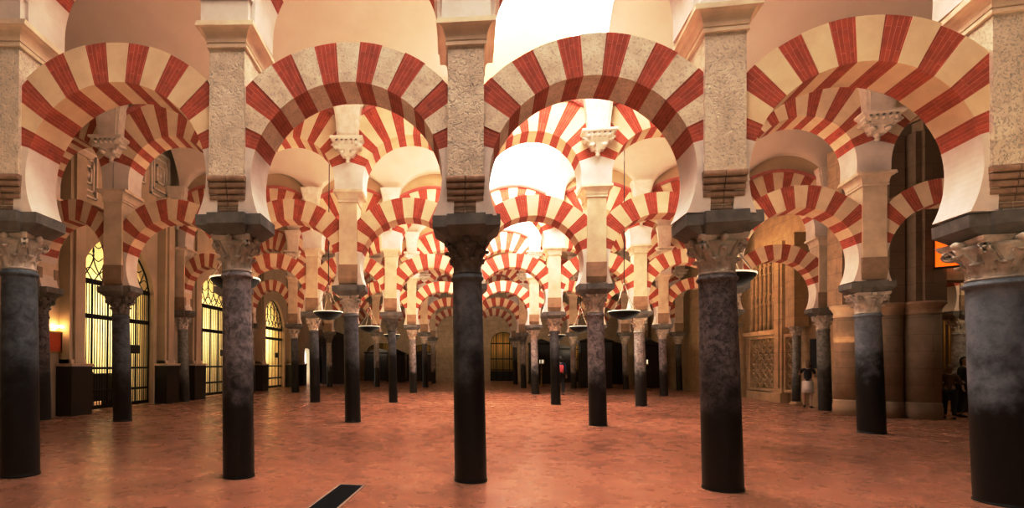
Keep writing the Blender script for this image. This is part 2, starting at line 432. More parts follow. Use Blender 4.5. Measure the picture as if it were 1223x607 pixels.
# ------------------------------------------------------------------ pier parts
PW, PY = .232, .36
Z0C, Z1C = 5.62, 5.92
def pier_meshes():
    mb = MB()
    mb.box(-PW, PW, -PY, PY, 3.94, Z0C); mb.box(-PW, PW, -.27, .27, 3.45, 3.95)
    body = mb
    cb = MB()           # roll corbel: stacked brick rolls stepping inwards
    n = 6
    for i in range(n):
        z1 = 3.94 - i * .078; z0 = z1 - .078; d = PY + .012 - .022 * i
        prof = []
        for q in range(7):
            a = -pi / 2 + pi * q / 6
            prof.append((-d - .016 * cos(a), (z0 + z1) / 2 + .035 * sin(a)))
        prof += [(-.2, z1 - .004), (-.2, z0 + .004)]
        w = PW + .012 - .004 * i
        cb.prism_x(prof, -w, -.004); cb.prism_x(prof, .004, w)
    co = MB()
    def rect(hx, hy, z0, z1, gx=0):
        co.box(-hx, hx, -hy, hy, z0, z1, 0, top=(gx, gx))
    rect(PW + .03, PY + .03, Z0C - .01, Z0C + .035); rect(PW + .015, PY + .015, Z0C + .035, Z0C + .055)
    prev = PW + .03
    for i in range(6):
        a = i / 6; b = (i + 1) / 6
        f = lambda t: .03 + .09 * (1 - cos(t * pi / 2))
        hx0 = PW + f(a); co.box(-hx0, hx0, -(PY + f(a)), PY + f(a), Z0C + .055 + .17 * sin(a * pi / 2), Z0C + .055 + .17 * sin(b * pi / 2), 0, top=(f(b) - f(a), f(b) - f(a)))
    rect(PW + .145, PY + .12, Z0C + .225, Z0C + .26); rect(PW + .14, PY + .10, Z0C + .26, Z1C)
    return body, cb, co
_b, _c, _o = pier_meshes()
PIER_F = _b.mesh('pier_body', [M['pier']]); PIER_N = _b.mesh('pier_body', [M['pier2']])
CORB = _c.mesh('roll_corbel', [M['corbel']])
_k = MB(); _k.box(-PW - .012, PW + .012, -PY - .01, -.2, 3.62, 3.98); _k.box(-PW + .0, PW - .0, -PY + .07, -.2, 3.44, 3.62, 0, top=(.012, .08))
CORP = _k.mesh('corbel_block', [M['corbelp']]); CORN = _o.mesh('cornice', [M['cornice']])
_u = MB(); _u.box(-.31, .31, -.46, -.355, Z1C, 6.2); _u.box(-.335, .335, -.485, -.355, 6.2, 6.34, 0); _u.box(-.31, .31, -.46, -.355, 6.34, 8.9)
UPIL = _u.mesh('upper_pilaster', [M['leg']])
def pier(r, k, x, y, rz):
    t = thing('masonry_pier', ('pitted pale stone pier' if r == 1 else 'smooth cream pier') + ' above the column ' + where(r, k), 'pier', up(r, k), rz, 'piers above the columns')
    part('pier_body', PIER_F if r == 1 else PIER_N, None, t)
    cm = CORB if r == 1 else CORP
    part(cm.name.split('.')[0], cm, None, t)
    if r < 4: part(cm.name.split('.')[0], cm, None, t, rz=pi)
    part('cornice', CORN, None, t)
    if r == 1: part('upper_pilaster', UPIL, None, t)

# ------------------------------------------------------------------ arches
def ring_mb(Rin, Rout, clip, zc, el, n, ht, seed, recess=.006, sub=3):
    rnd = random.Random(seed); mb = MB(); a0 = radians(el); a1 = pi - a0; st = (a1 - a0) / n
    for i in range(n):
        mat = 0 if i % 2 == 0 else 1
        ro = Rout + rnd.uniform(-.014, .014); h = ht - (recess if mat == 0 else 0) + rnd.uniform(-.002, .002)
        ri = Rin + rnd.uniform(-.003, .003)
        w = -.04 if mat == 0 else .04
        b0 = a0 + st * i + (st * .5 * w * -1 if i else 0); b1 = a0 + st * (i + 1) + (st * .5 * w if i < n - 1 else 0)
        P = []
        for j in range(sub + 1):
            a = b0 + (b1 - b0) * j / sub
            c = abs(cos(a)); rr = min(ro, clip / c) if c > 1e-6 else ro
            P.append((a, (ri * cos(a), zc + ri * sin(a)), (rr * cos(a), zc + rr * sin(a)), rr))
        for j in range(sub):
            (aa, i0, o0, r0), (ab, i1, o1, r1) = P[j], P[j + 1]
            ua, ub = (aa - a0) * 1.5, (ab - a0) * 1.5
            for y in (-h, h):
                pts = [(i0[0], y, i0[1]), (i1[0], y, i1[1]), (o1[0], y, o1[1]), (o0[0], y, o0[1])]
                mb.face(pts, mat, [(ri, ua), (ri, ub), (r1, ub), (r0, ua)])
            mb.face([(i0[0], -h, i0[1]), (i0[0], h, i0[1]), (i1[0], h, i1[1]), (i1[0], -h, i1[1])], mat, [(-h, ua), (h, ua), (h, ub), (-h, ub)], False)
            mb.face([(o0[0], -h, o0[1]), (o0[0], h, o0[1]), (o1[0], h, o1[1]), (o1[0], -h, o1[1])], mat, [(-h, ua), (h, ua), (h, ub), (-h, ub)])
        for (aa, ii, oo, r_) in (P[0], P[-1]):
            mb.face([(ii[0], -h, ii[1]), (ii[0], h, ii[1]), (oo[0], h, oo[1]), (oo[0], -h, oo[1])], mat, [(0, 0), (h, 0), (h, r_), (0, r_)])
    return mb
def leg_mb(Rin, clip, zc, zbot, el, ht, side):
    mb = MB(); a_lo = math.asin(max(-1, min(1, (zbot - zc) / Rin))); pts = []
    if zbot < zc - .0 and Rin < 1.2: pass
    for j in range(13):
        a = a_lo + (radians(el) - a_lo) * j / 12
        pts.append((Rin * cos(a), zc + Rin * sin(a)))
    if pts[0][1] > zbot + 1e-4: pts = [(Rin, zbot)] + pts
    zt = zc + clip * tan(radians(el))
    q = [(x * side, z) for x, z in pts] + [(clip * side, zt), (clip * side, zbot)]
    mb.prism_y(q, -ht, ht); return mb

LR, LO, LZ, LE = 1.24, 1.77, 3.95, 16.5
UR, UO, UZ, UE = 1.175, 2.1, 6.15, 18.5
LOW = [ring_mb(LR, LO, 1.40, LZ, LE, 15, .30, s).mesh('voussoir_ring', [M['red'], M['cream']]) for s in (1, 2, 3)]
LOWN = [ring_mb(LR, LO, 1.40, LZ, LE, 15, .30, s).mesh('voussoir_ring', [M['red'], M['cream2']]) for s in (4, 5)]
UPP = [ring_mb(UR, UO, 1.562, UZ, UE, 15, PY, s).mesh('voussoir_ring', [M['red'], M['cream2']]) for s in (6, 7)]
LLEG = {s: leg_mb(LR, 1.40, LZ, ZI - .005, LE, .297, s).mesh('springer', [M['leg']]) for s in (-1, 1)}
def upleg(side):
    mb = MB(); q = [(UR * side, Z1C - .002)]
    for j in range(7):
        a = radians(UE) * j / 6; q.append((UR * cos(a) * side, UZ + UR * sin(a)))
    q += [(1.562 * side, UZ + 1.562 * tan(radians(UE))), (1.562 * side, Z1C - .002)]
    mb.prism_y(q, -PY + .002, PY - .002); return mb.mesh('springer', [M['leg']])
ULEG = {s: upleg(s) for s in (-1, 1)}
def mould():
    mb = MB(); a0 = math.acos(1.5 / UO)
    for sy in (-1, 1):
        N = 40; V = []
        pr = [(UO + .0, .0), (UO + .0, .03), (UO + .05, .055), (UO + .10, .055), (UO + .10, 0)]
        for i in range(N + 1):
            a = a0 + (pi - 2 * a0) * i / N
            for (rr, d) in pr: V.append((rr * cos(a), sy * (PY - .01 + d), UZ + rr * sin(a)))
        m = len(pr); F = [(i * m + j, i * m + j + 1, (i + 1) * m + j + 1, (i + 1) * m + j) for i in range(N) for j in range(m - 1)]
        F += [tuple(range(m)), tuple(range(N * m, N * m + m))]
        mb.poly(V, F)
        for i in range(34):
            a = a0 + (pi - 2 * a0) * (i + .5) / 34; R = UO + .025
            c = Vector((R * cos(a), sy * (PY + .035), UZ + R * sin(a))); t = Vector((-sin(a), 0, cos(a))) * .018; n_ = Vector((cos(a), 0, sin(a))) * .028; d = Vector((0, sy * .018, 0))
            V = [c + t * p + n_ * q + d * w for w in (-1, 1) for p, q in ((-1, -1), (1, -1), (1, 1), (-1, 1))]
            mb.poly(V, [(0, 1, 2, 3), (4, 5, 6, 7), (0, 1, 5, 4), (1, 2, 6, 5), (2, 3, 7, 6), (3, 0, 4, 7)])
    return mb.mesh('extrados_moulding', [M['dentil']])
MOULD = mould()
def spandrel(top):
    mb = MB(); pts = []
    for i in range(41):
        a = math.acos(1.552 / (UO - .01)) ; a = a + (pi - 2 * a) * i / 40
        pts.append(((UO - .01) * cos(a), UZ + (UO - .01) * sin(a)))
    for y in (-.33, .33):
        for i in range(40):
            (xa, za), (xb, zb) = pts[i], pts[i + 1]
            mb.poly([(xa, y, za), (xb, y, zb), (xb, y, top), (xa, y, top)], [(0, 1, 2, 3)])
    mb.poly([(x, y, top) for x, y in ((-1.55, -.33), (1.55, -.33), (1.55, .33), (-1.55, .33))], [(0, 1, 2, 3)])
    return mb
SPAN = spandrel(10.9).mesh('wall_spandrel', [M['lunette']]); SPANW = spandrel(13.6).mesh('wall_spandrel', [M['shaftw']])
# raised rounded lunette in the skylit bays
def lun(sy):
    mb = MB(); R, zc = 1.38, 8.62; pts = [(R * cos(pi * i / 30), zc + R * sin(pi * i / 30)) for i in range(31)] + [(-R, 8.05), (R, 8.05)]
    mb.prism_y(pts, sy * .33, sy * .39); return mb

def arch_pos(r, k, z0=6.4):
    a, b = up(r, k), up(r, k + 1); m = (a + b) / 2; d = b - a
    dh = Vector((d.x, d.y, 0)).normalized(); ty = -atan2(d.z, Vector((d.x, d.y)).length); m = m - dh * z0 * sin(ty)
    return m, (0, -atan2(d.z, Vector((d.x, d.y)).length), atan2(d.y, d.x)), Vector((d.x, d.y)).length / S
SKYB = {(1, 2), (2, 2), (3, 2)}      # (nave, bay) lit by a lantern
def bayname(r, k):
    if r == 1:
        return {-1: 'left of the leftmost front column', 0: 'between the first and second front columns', 1: 'between the second and third front columns',
                2: 'between the third and fourth front columns', 3: 'between the fourth and fifth front columns', 4: 'right of the rightmost front column'}[k]
    return f'{ORD[k + 2]} bay from the left wall, {ROWW[r]} row'
for r in range(1, 7):
    ks = sorted(k for k in NODE[r] if not (r == 1 and k in (-2, 6)))
    for k in ks:
        x, y = NODE[r][k]; rz = ndir(r, k)
        if r == 1: mi = {0: 0, 1: 1, 2: 2, 3: 3, 4: 4}.get(k, 0); rad = {0: .215, 1: .198, 2: .205, 3: .225, 4: .295}.get(k, .2)
        elif r == 2: mi = {1: 2, 3: 1, 5: 4, -1: 0}.get(k, 3); rad = {1: .20, 3: .215, 5: .26, -1: .215}.get(k, .2)
        elif r == 3: mi = {1: 2, 3: 2, 4: 5, 6: 6, 0: 2, -2: 6}.get(k, 1); rad = {3: .175, 4: .20, 1: .165, 0: .19}.get(k, .2)
        else: mi = [5, 5, 2, 5, 1][(k * 2 + r) % 5]; rad = .19 if r == 4 else .175
        dark = (r == 1 and k in (2,)) or (r == 2 and k in (-1, -2)) or (r > 2 and (k + r) % 4 == 0)
        nm = ['dark blue-grey', 'lilac-grey blotched', 'dark slate', 'purple-brown mottled', 'slate blue', 'pale grey', 'green-grey'][mi]
        column(r, k, x, y, rz, mi, rad, dark, f'{nm} marble column, {where(r, k)}')
        pier(r, k, x, y, rz)
        if r > 0:
            # corbel and pilaster carrying the vault on the camera side and the far side
            pass
    for k in ks[:-1]:
        m, rz, sx = arch_pos(r, k, 3.9)
        t = thing('horseshoe_arch', f'red and cream striped horseshoe arch, {bayname(r, k)}', 'arch', m, rz, 'lower horseshoe arches', (sx, 1, 1))
        part('voussoir_ring', (LOW[(k + r) % 3] if r == 1 and k in (1, 2) else LOWN[(k + r) % 2]), None, t)
        for s in (-1, 1): part('springer', LLEG[s], None, t)
        m, rz, sx = arch_pos(r, k)
        t = thing('round_arch', f'upper round arch of red and cream stripes, {bayname(r, k)}', 'arch', m, rz, 'upper round arches', (sx, 1, 1))
        part('voussoir_ring', UPP[(k + r) % 2], None, t)
        for s in (-1, 1): part('springer', ULEG[s], None, t)
        part('extrados_moulding', MOULD, None, t)
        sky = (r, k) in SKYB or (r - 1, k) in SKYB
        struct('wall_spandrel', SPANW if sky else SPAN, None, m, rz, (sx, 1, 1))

LUNE = lun(-1).mesh('trim_lunette', [M['lunette2']])
for (r, k) in ((2, 2),):
    m, rz, sx = arch_pos(r, k); struct('trim_1', LUNE, None, m, rz, (sx, 1, 1))

# vault corbels with pilasters
def corbel_mb():
    mb = MB()
    mb.box(-.30, .30, -.34, 0, .56, .60, 0, top=(.03, .03)); mb.box(-.34, .34, -.38, 0, .60, .66)
    mb.box(-.26, .26, -.30, 0, .46, .56, 0, top=(.03, .03)); mb.box(-.20, .20, -.24, 0, .36, .46, 0, top=(.05, .05))
    mb.box(-.12, .12, -.16, 0, .16, .36, 0, top=(.07, .07))
    for sx in (-1, 1):
        for (cx, cz, rr) in ((.24, .42, .075), (.12, .25, .06)):
            pts = [(sx * cx + rr * (1 - .6 * q / 14) * cos(q * .55) * sx, -.26 + .04 * (cz < .3), cz + rr * (1 - .6 * q / 14) * sin(q * .55)) for q in range(15)]
            mb.tube(pts, .026, 6)
            mb.tube([(sx * cx, -.28, cz), (sx * cx, -.02, cz)], rr * .75, 10)
    mb.lathe([(.0, -.02), (.035, 0), (.05, .04), (.035, .08), (.06, .11), (.075, .17), (.05, .2)], 12, 0, -.09)
    for i in range(5): mb.tube([(-.2 + i * .1, -.31, .44), (-.2 + i * .1, -.35, .50), (-.2 + i * .1, -.33, .56)], .028, 6)
    return mb
def pil_mb():
    mb = MB(); N = 10; V = []
    for i in range(N + 1):
        t = i / N; hx = .22 + .11 * t ** 2; d = .24 + .10 * t ** 2; z = .66 + 1.15 * t
        V += [(-hx, 0, z), (-hx, -d, z), (-hx + .05, -d, z), (-hx + .05, -d - .03, z), (hx - .05, -d - .03, z), (hx - .05, -d, z), (hx, -d, z), (hx, 0, z)]
    F = [(i * 8 + j, i * 8 + (j + 1) % 8, (i + 1) * 8 + (j + 1) % 8, (i + 1) * 8 + j) for i in range(N) for j in range(8)]
    F += [tuple(range(8)), tuple(range(N * 8, N * 8 + 8))]
    mb.poly(V, F); return mb
CBM = corbel_mb().mesh('scroll_bracket', [M['bracket']]); PLM = pil_mb().mesh('pilaster', [M['bracket']])
for r in range(2, 7):
    for k in NODE[r]:
        x, y = NODE[r][k]; rz = ndir(r, k)
        p = Vector((x + dx(r, k), y, 6.60 + dz(r, k))) + Vector((sin(rz), -cos(rz), 0)) * (PY - .01)
        t = thing('vault_corbel', f'white stucco scroll corbel, pier {where(r, k)}', 'corbel', p, rz, 'white vault corbels', (1.22, 1.1, .88))
        part('scroll_bracket', CBM, None, t); part('pilaster', PLM, None, t)

# ------------------------------------------------------------------ vaults
def main_z(yy): return 7.62 + 3.0 * sqrt(max(0, 1 - yy * yy))
def cross_z(x): return 7.42 + sqrt(max(0, 1.53 ** 2 - x * x))
YI = [sin(pi / 2 * (i / 22 - 1)) for i in range(45)]
XI = [(-1.55 + 3.1 * i / 36) for i in range(37)]
def blend(r, k, fu, fv):
    a = nd(r, k).lerp(nd(r, k + 1), fu); b = nd(r + 1, k).lerp(nd(r + 1, k + 1), fu); return a.lerp(b, fv)
for r in range(0, 7):
    mb = MB()
    for k in range(-2, 6):
        if k not in NODE[r] or k + 1 not in NODE[r]: continue
        sky = (r, k) in SKYB or (r == 0 and k in (1, 2))
        if sky: continue
        V = []
        for yy in YI:
            fv = .5 + .5 * yy * (1 - 2 * .048)
            for x in XI:
                p = blend(r, k, (x + 1.55) / 3.1, fv); V.append((p.x, p.y, max(main_z(yy), cross_z(x))))
        n = len(XI)
        mb.poly(V, [(j * n + i, j * n + i + 1, (j + 1) * n + i + 1, (j + 1) * n + i) for j in range(len(YI) - 1) for i in range(n - 1)], 0, True)
    struct('ceiling', mb, [M['vault']])
NL = 0
for (r, k) in sorted(SKYB) + [(0, 1), (0, 2)]:  # the front-aisle pair is unseen, added to light the front row
    mb = MB()
    for fu in (0, 1):
        if r == 0 and ((k == 1 and fu == 1) or (k == 2 and fu == 0)): continue
        f0 = fu + (.004 if fu == 0 else -.004)
        V = []
        for yy in YI:
            p = blend(r, k, f0, .5 + .5 * yy * (1 - 2 * .048)); V += [(p.x, p.y, main_z(yy) - .02), (p.x, p.y, 13.2)]
        mb.poly(V, [(2 * i, 2 * i + 2, 2 * i + 3, 2 * i + 1) for i in range(len(YI) - 1)])
    struct('wall_lantern', mb, [M['shaftw'] if r else M['vault']])
    c = [blend(r, k, a, b) for a, b in ((.01, .06), (.99, .06), (.99, .94), (.01, .94))]
    g = MB(); g.poly([(p.x, p.y, 13.1) for p in c] + [(p.x, p.y, 13.16) for p in c], [(3, 2, 1, 0), (4, 5, 6, 7), (0, 1, 5, 4), (1, 2, 6, 5), (2, 3, 7, 6), (3, 0, 4, 7)])
    NL += 1; struct(f'window_{NL}', g, [M['glasssky']])

# ------------------------------------------------------------------ floor
mb = MB(); mb.box(-16, 36, -9, 60, -.25, 0); struct('floor', mb, [M['floor']])
mb = MB(); mb.box(-16, 36, -9, -8.7, 0, 11); struct('wall_back', mb, [M['wall']])

# ------------------------------------------------------------------ left wall with chapel openings
XL = -11.75
def arched_wall(x, thick, y0, y1, ztop, openings, mat, name):
    """wall in the plane x with pointed openings (ya, yb, spring, apex)"""
    mb = MB(); xs = (x, x - thick); cur = y0
    def quad(ya, yb, za, zb):
        for xx in xs: mb.poly([(xx, ya, za), (xx, yb, za), (xx, yb, zb), (xx, ya, zb)], [(0, 1, 2, 3)])
    for (ya, yb, sp, ap) in openings:
        quad(cur, ya, 0, ztop); c = (ya + yb) / 2; h = (yb - ya) / 2; N = 24
        prof = [(ya, 0)]
        for i in range(N + 1):
            t = -1 + 2 * i / N; prof.append((c + h * t, sp + (ap - sp) * (1 - abs(t) ** 1.9) ** .62))
        prof.append((yb, 0))
        for i in range(1, N + 1):
            (a, za), (b, zb) = prof[i], prof[i + 1]
            for xx in xs: mb.poly([(xx, a, za), (xx, b, zb), (xx, b, ztop), (xx, a, ztop)], [(0, 1, 2, 3)])
        for i in range(len(prof) - 1):
            (a, za), (b, zb) = prof[i], prof[i + 1]
            mb.poly([(xs[0], a, za), (xs[0], b, zb), (xs[1], b, zb), (xs[1], a, za)], [(0, 1, 2, 3)])
        cur = yb
    quad(cur, y1, 0, ztop)
    mb.box(xs[1], xs[0], y0, y1, ztop, ztop + .1)
    return struct(name, mb, [mat])
OPN = [(15.0, 18.75, 4.1, 5.75), (21.9, 25.6, 4.1, 5.6), (29.0, 32.7, 3.6, 5.3), (36.3, 38.2, 2.2, 2.6)]
arched_wall(XL, .45, -9, 49, 10.9, OPN, M['wall'], 'wall_left')

def grille(ya, yb, sp, ap, label, dense=.125):
    t = thing('iron_grille', label, 'grille', (XL - .2, (ya + yb) / 2, 0), 0)
    h = (yb - ya) / 2
    top = lambda q: sp + (ap - sp) * (max(0, 1 - abs(q / h) ** 1.9)) ** .62
    mb = MB(); n = int(2 * h / dense)
    for i in range(n + 1):
        q = -h + .03 + (2 * h - .06) * i / n
        mb.tube([(0, q, .05), (0, q, sp + .02)], .013 if i % 6 else .03, 6)
    part('bars', mb, M['iron'], t)
    mb = MB()
    for z, w in ((.1, .06), (.62, .04), (1.35, .035), (3.0, .07), (sp, .08)): mb.box(-.025, .025, -h, h, z - w, z + w)
    part('rails', mb, M['iron'], t)
    mb = MB()
    pts = [(0, -h + 2 * h * i / 30, top(-h + 2 * h * i / 30) - .02) for i in range(31)]; mb.tube(pts, .035, 6)
    for s in (-1, 1):
        for j in range(7):
            q0 = -h * .85 + j * h * .28
            ln = []
            for i in range(13):
                q = q0 + s * .55 * sin(i / 12 * pi * .9); z = sp + (ap - sp) * i / 12
                if abs(q) < h and z < top(q) - .01: ln.append((0, q, z))
            if len(ln) > 2: mb.tube(ln, .018, 5)
    for j in range(3):
        z = sp + .35 + .42 * j; ln = [(0, q, z + .09 * sin(q * 9)) for q in [-h + 2 * h * i / 40 for i in range(41)] if z + .1 < top(q)]
        if len(ln) > 2: mb.tube(ln, .015, 5)
    part('tracery', mb, M['iron'], t)
    mb = MB(); mb.box(-.03, .03, .42 * h, .42 * h + .5, 1.86, 2.16); part('notice_plate', mb, M['wood'], t)
    return t
grille(*OPN[0], 'tall black iron grille with pointed tracery, nearest chapel on the left wall')
grille(*OPN[1], 'black iron grille of the second lit chapel, behind the second front column')
grille(*OPN[2], 'black iron grille of the small bright chapel farther along the left wall', .5)

# chapel rooms
for i, (ya, yb, sp, ap) in enumerate(OPN[:3]):
    mb = MB(); x0 = XL - .45; x1 = x0 - 3.0
    for V in ([(x1, ya - .6, 0), (x1, yb + .6, 0), (x1, yb + .6, 6.4), (x1, ya - .6, 6.4)],
              [(x0, ya - .6, 0), (x1, ya - .6, 0), (x1, ya - .6, 6.4), (x0, ya - .6, 6.4)],
              [(x0, yb + .6, 0), (x1, yb + .6, 0), (x1, yb + .6, 6.4), (x0, yb + .6, 6.4)],
              [(x0, ya - .6, 6.4), (x0, yb + .6, 6.4), (x1, yb + .6, 6.4), (x1, ya - .6, 6.4)]):
        mb.poly(V, [(0, 1, 2, 3)])
    struct('wall_chapel', mb, [M['chapel']])
CH = ['nearest lit chapel', 'second lit chapel', 'third lit chapel']
for i, (ya, yb, sp, ap) in enumerate(OPN[:3]):
    c = (ya + yb) / 2; xb = XL - 3.3
    t = thing('altar_table', f'dark altar table with steps inside the {CH[i]}', 'altar', (xb + .1, c, 0))
    mb = MB(); mb.box(-.1, .75, -1.0, 1.0, .18, 1.0); mb.box(-.1, .82, -1.08, 1.08, 1.0, 1.08); part('table_body', mb, M['wood'], t)
    mb = MB(); mb.box(-.1, 1.2, -1.3, 1.3, .0, .09); mb.box(-.1, 1.0, -1.2, 1.2, .09, .18); part('step', mb, M['plinth'], t)
    t = thing('framed_painting', f'framed dark painting on the wall of the {CH[i]}', 'painting', (xb - .05, c + .3, 2.3))
    mb = MB(); mb.box(0, .06, -.55, .55, 0, 1.5); part('canvas', mb, M['brown'], t)
    mb = MB()
    for b in ((-.62, .62, -.07, 0), (-.62, .62, 1.5, 1.57), (-.62, -.55, 0, 1.5), (.55, .62, 0, 1.5)): mb.box(0, .1, *b)
    part('frame', mb, M['brass'], t)
    for s in (-.75, .75):
        t = thing('candlestick', f'{"left" if s < 0 else "right"} brass candlestick on the altar of the {CH[i]}', 'candlestick', (xb + .45, c + s, 1.08))
        mb = MB(); mb.lathe([(.09, 0), (.09, .02), (.03, .05), (.02, .2), (.04, .24), (.018, .28), (.018, .42), (.05, .45)], 12); part('stem', mb, M['brass'], t)
        mb = MB(); mb.lathe([(.015, .45), (.015, .7), (.004, .72)], 8); part('candle', mb, M['white'], t)
# pews seen as dark shapes just behind the first grille
for j, (yy, lab) in enumerate(((15.9, 'dark wooden pew behind the left half of the first chapel grille'), (17.5, 'dark wooden pew behind the right half of the first chapel grille'))):
    t = thing('church_pew', lab, 'pew', (XL - 1.3, yy, 0))
    mb = MB(); mb.box(-.25, .25, -.65, .65, .42, .48); part('seat', mb, M['wood'], t)
    mb = MB(); mb.box(.25, .30, -.65, .65, .2, 1.15); part('backrest', mb, M['wood'], t)
    for s in (-1, 1):
        mb = MB(); mb.prism_y([(-.28, 0), (.33, 0), (.33, 1.2), (.22, 1.22), (.18, .7), (-.28, .6)], s * .65 - .03, s * .65 + .03); part('end_panel', mb, M['wood'], t)

# white daylight beyond the small doorway
mb = MB(); mb.box(XL - .42, XL - .38, 36.3, 38.2, 0, 2.6); struct('door_1', mb, [M['glow']])

# pilasters and dark plinths on the left wall
def wall_pilaster(y, w, lab, d=.32, ztop=7.6):
    t = thing('wall_pilaster', lab, 'pilaster', (XL, y, 0))
    mb = MB(); mb.box(0, d, -w / 2, w / 2, 1.5, ztop); mb.box(0, d + .08, -w * .3, w * .3, 1.5, ztop); part('pilaster_shaft', mb, M['wall'], t)
    mb = MB(); mb.box(0, d + .16, -w / 2 - .1, w / 2 + .1, 0, 1.42); part('plinth', mb, M['plinth'], t)
    mb = MB(); mb.box(0, d + .18, -w / 2 - .12, w / 2 + .12, 1.42, 1.50, 0, top=(.03, .03)); mb.box(0, d + .06, -w / 2, w / 2, 1.50, 1.62); part('moulding', mb, M['cornice'], t)
    mb = MB(); mb.box(0, d + .12, -w / 2 - .06, w / 2 + .06, ztop, ztop + .12, 0, top=(.06, .06)); part('capital', mb, M['cornice'], t)
wall_pilaster(14.5, .62, 'tan pilaster on a dark plinth left of the nearest chapel grille')
wall_pilaster(19.25, .62, 'tan pilaster on a dark plinth right of the nearest chapel grille')
wall_pilaster(21.3, .7, 'tan pilaster left of the second chapel grille')
wall_pilaster(26.2, .6, 'tan pilaster right of the second chapel grille')
wall_pilaster(28.4, .6, 'tan pilaster left of the third chapel opening')
wall_pilaster(33.3, .6, 'tan pilaster right of the third chapel opening')
wall_pilaster(35.4, .5, 'tan pilaster beside the bright white doorway')

# picture with lamp on the left wall
t = thing('lit_picture', 'small red framed picture under a glowing picture lamp on the left wall', 'picture', (XL + .02, 13.95, 1.95))
mb = MB(); mb.box(.0, .05, -.24, .24, -.1, .42); part('canvas', mb, M['redcloth'], t)
mb = MB()
for b in ((-.28, .28, -.14, -.1), (-.28, .28, .42, .46), (-.28, -.24, -.1, .42), (.24, .28, -.1, .42)): mb.box(0, .08, *b)
part('frame', mb, M['brass'], t)
mb = MB(); mb.tube([(.12, -.2, .60), (.12, .2, .60)], .03, 8); mb.tube([(.0, 0, .5), (.08, 0, .56), (.12, 0, .60)], .01, 6); part('lamp', mb, M['bulb'], t)

# stucco frames high on the left wall
def stucco(y, z, w, h, lab):
    t = thing('stucco_frame', lab, 'stucco relief', (XL, y, z))
    mb = MB()
    for s, d in ((1, .09), (.72, .06), (.4, .08)):
        a, b = w * s / 2, h * s / 2
        for q in ((-a, a, -b, -b + .06), (-a, a, b - .06, b), (-a, -a + .06, -b, b), (a - .06, a, -b, b)): mb.box(0, d, *q)
    part('moulding', mb, M['bracket'], t)
    mb = MB(); mb.lathe([(.0, 0), (.12, .02), (.1, .06), (.0, .09)], 10); me = mb.mesh('rosette', [M['bracket']]); o = part('rosette', me, None, t); o.rotation_euler = (0, pi / 2, 0)
stucco(17.3, 8.7, 1.5, 1.5, 'square stucco frame high on the left wall above the nearest chapel')
stucco(19.0, 8.6, 1.2, 1.7, 'upright stucco frame high on the left wall beside the third row wall')
stucco(15.2, 7.3, .8, 1.4, 'narrow stucco frame high on the left wall above the first pilaster')

# ------------------------------------------------------------------ far wall
def far_wall():
    mb = MB(); Y = 48.6; ops = [(-9.6, -6.9, 2.7, 3.4), (-5.6, -3.2, 2.6, 3.3), (1.75, 4.05, 3.4, 4.45), (5.6, 8.0, 2.9, 3.5), (9.2, 11.6, 2.9, 3.5)]
    cur = -13
    for (a, b, sp, ap) in ops:
        mb.poly([(cur, Y, 0), (a, Y, 0), (a, Y, 10.9), (cur, Y, 10.9)], [(0, 1, 2, 3)]); N = 20; c = (a + b) / 2; h = (b - a) / 2
        P = [(a, 0)] + [(c - h * cos(pi * i / N), sp + (ap - sp) * sin(pi * i / N)) for i in range(N + 1)] + [(b, 0)]
        for i in range(1, N + 1):
            (p, zp), (q, zq) = P[i], P[i + 1]; mb.poly([(p, Y, zp), (q, Y, zq), (q, Y, 10.9), (p, Y, 10.9)], [(0, 1, 2, 3)])
        for i in range(len(P) - 1):
            (p, zp), (q, zq) = P[i], P[i + 1]; mb.poly([(p, Y, zp), (q, Y, zq), (q, Y + .6, zq), (p, Y + .6, zp)], [(0, 1, 2, 3)])
        cur = b
    mb.poly([(cur, Y, 0), (18, Y, 0), (18, Y, 10.9), (cur, Y, 10.9)], [(0, 1, 2, 3)])
    mb.box(-13, 18, Y + .6, Y + 4.0, 10.9, 11); struct('wall_far', mb, [M['masonry']]); return Y, ops
YF, FOP = far_wall()
mb = MB(); mb.box(-13, 18, YF + 4, YF + 4.2, 0, 6); mb.box(-13, 18, YF + .6, YF + 4.2, 5.2, 5.4); struct('wall_chapel', mb, [M['gold']])
FN = ['leftmost', 'second from left', 'central arched', 'second from right', 'rightmost']
for i, (a, b, sp, ap) in enumerate(FOP):
    t = thing('iron_gate', f'dark iron gate in the far wall, {FN[i]} of the five', 'gate', ((a + b) / 2, YF + .25, 0))
    h = (b - a) / 2; mb = MB()
    for j in range(17):
        q = -h + 2 * h * j / 16; z = sp + (ap - sp) * sqrt(max(0, 1 - (q / h) ** 2)); mb.tube([(q, 0, 0), (q, 0, z)], .022 if j % 4 else .05, 5)
    part('bars', mb, M['iron'], t); mb = MB()
    for z in (.06, 1.0, 2.0, sp): mb.box(-h, h, -.03, .03, z - .05, z + .05)
    mb.box(-h, h, -.02, .02, 0, .9)
    mb.tube([(-h * cos(pi * j / 20), 0, sp + (ap - sp) * sin(pi * j / 20)) for j in range(21)], .05, 6)
    part('rails', mb, M['iron'], t)
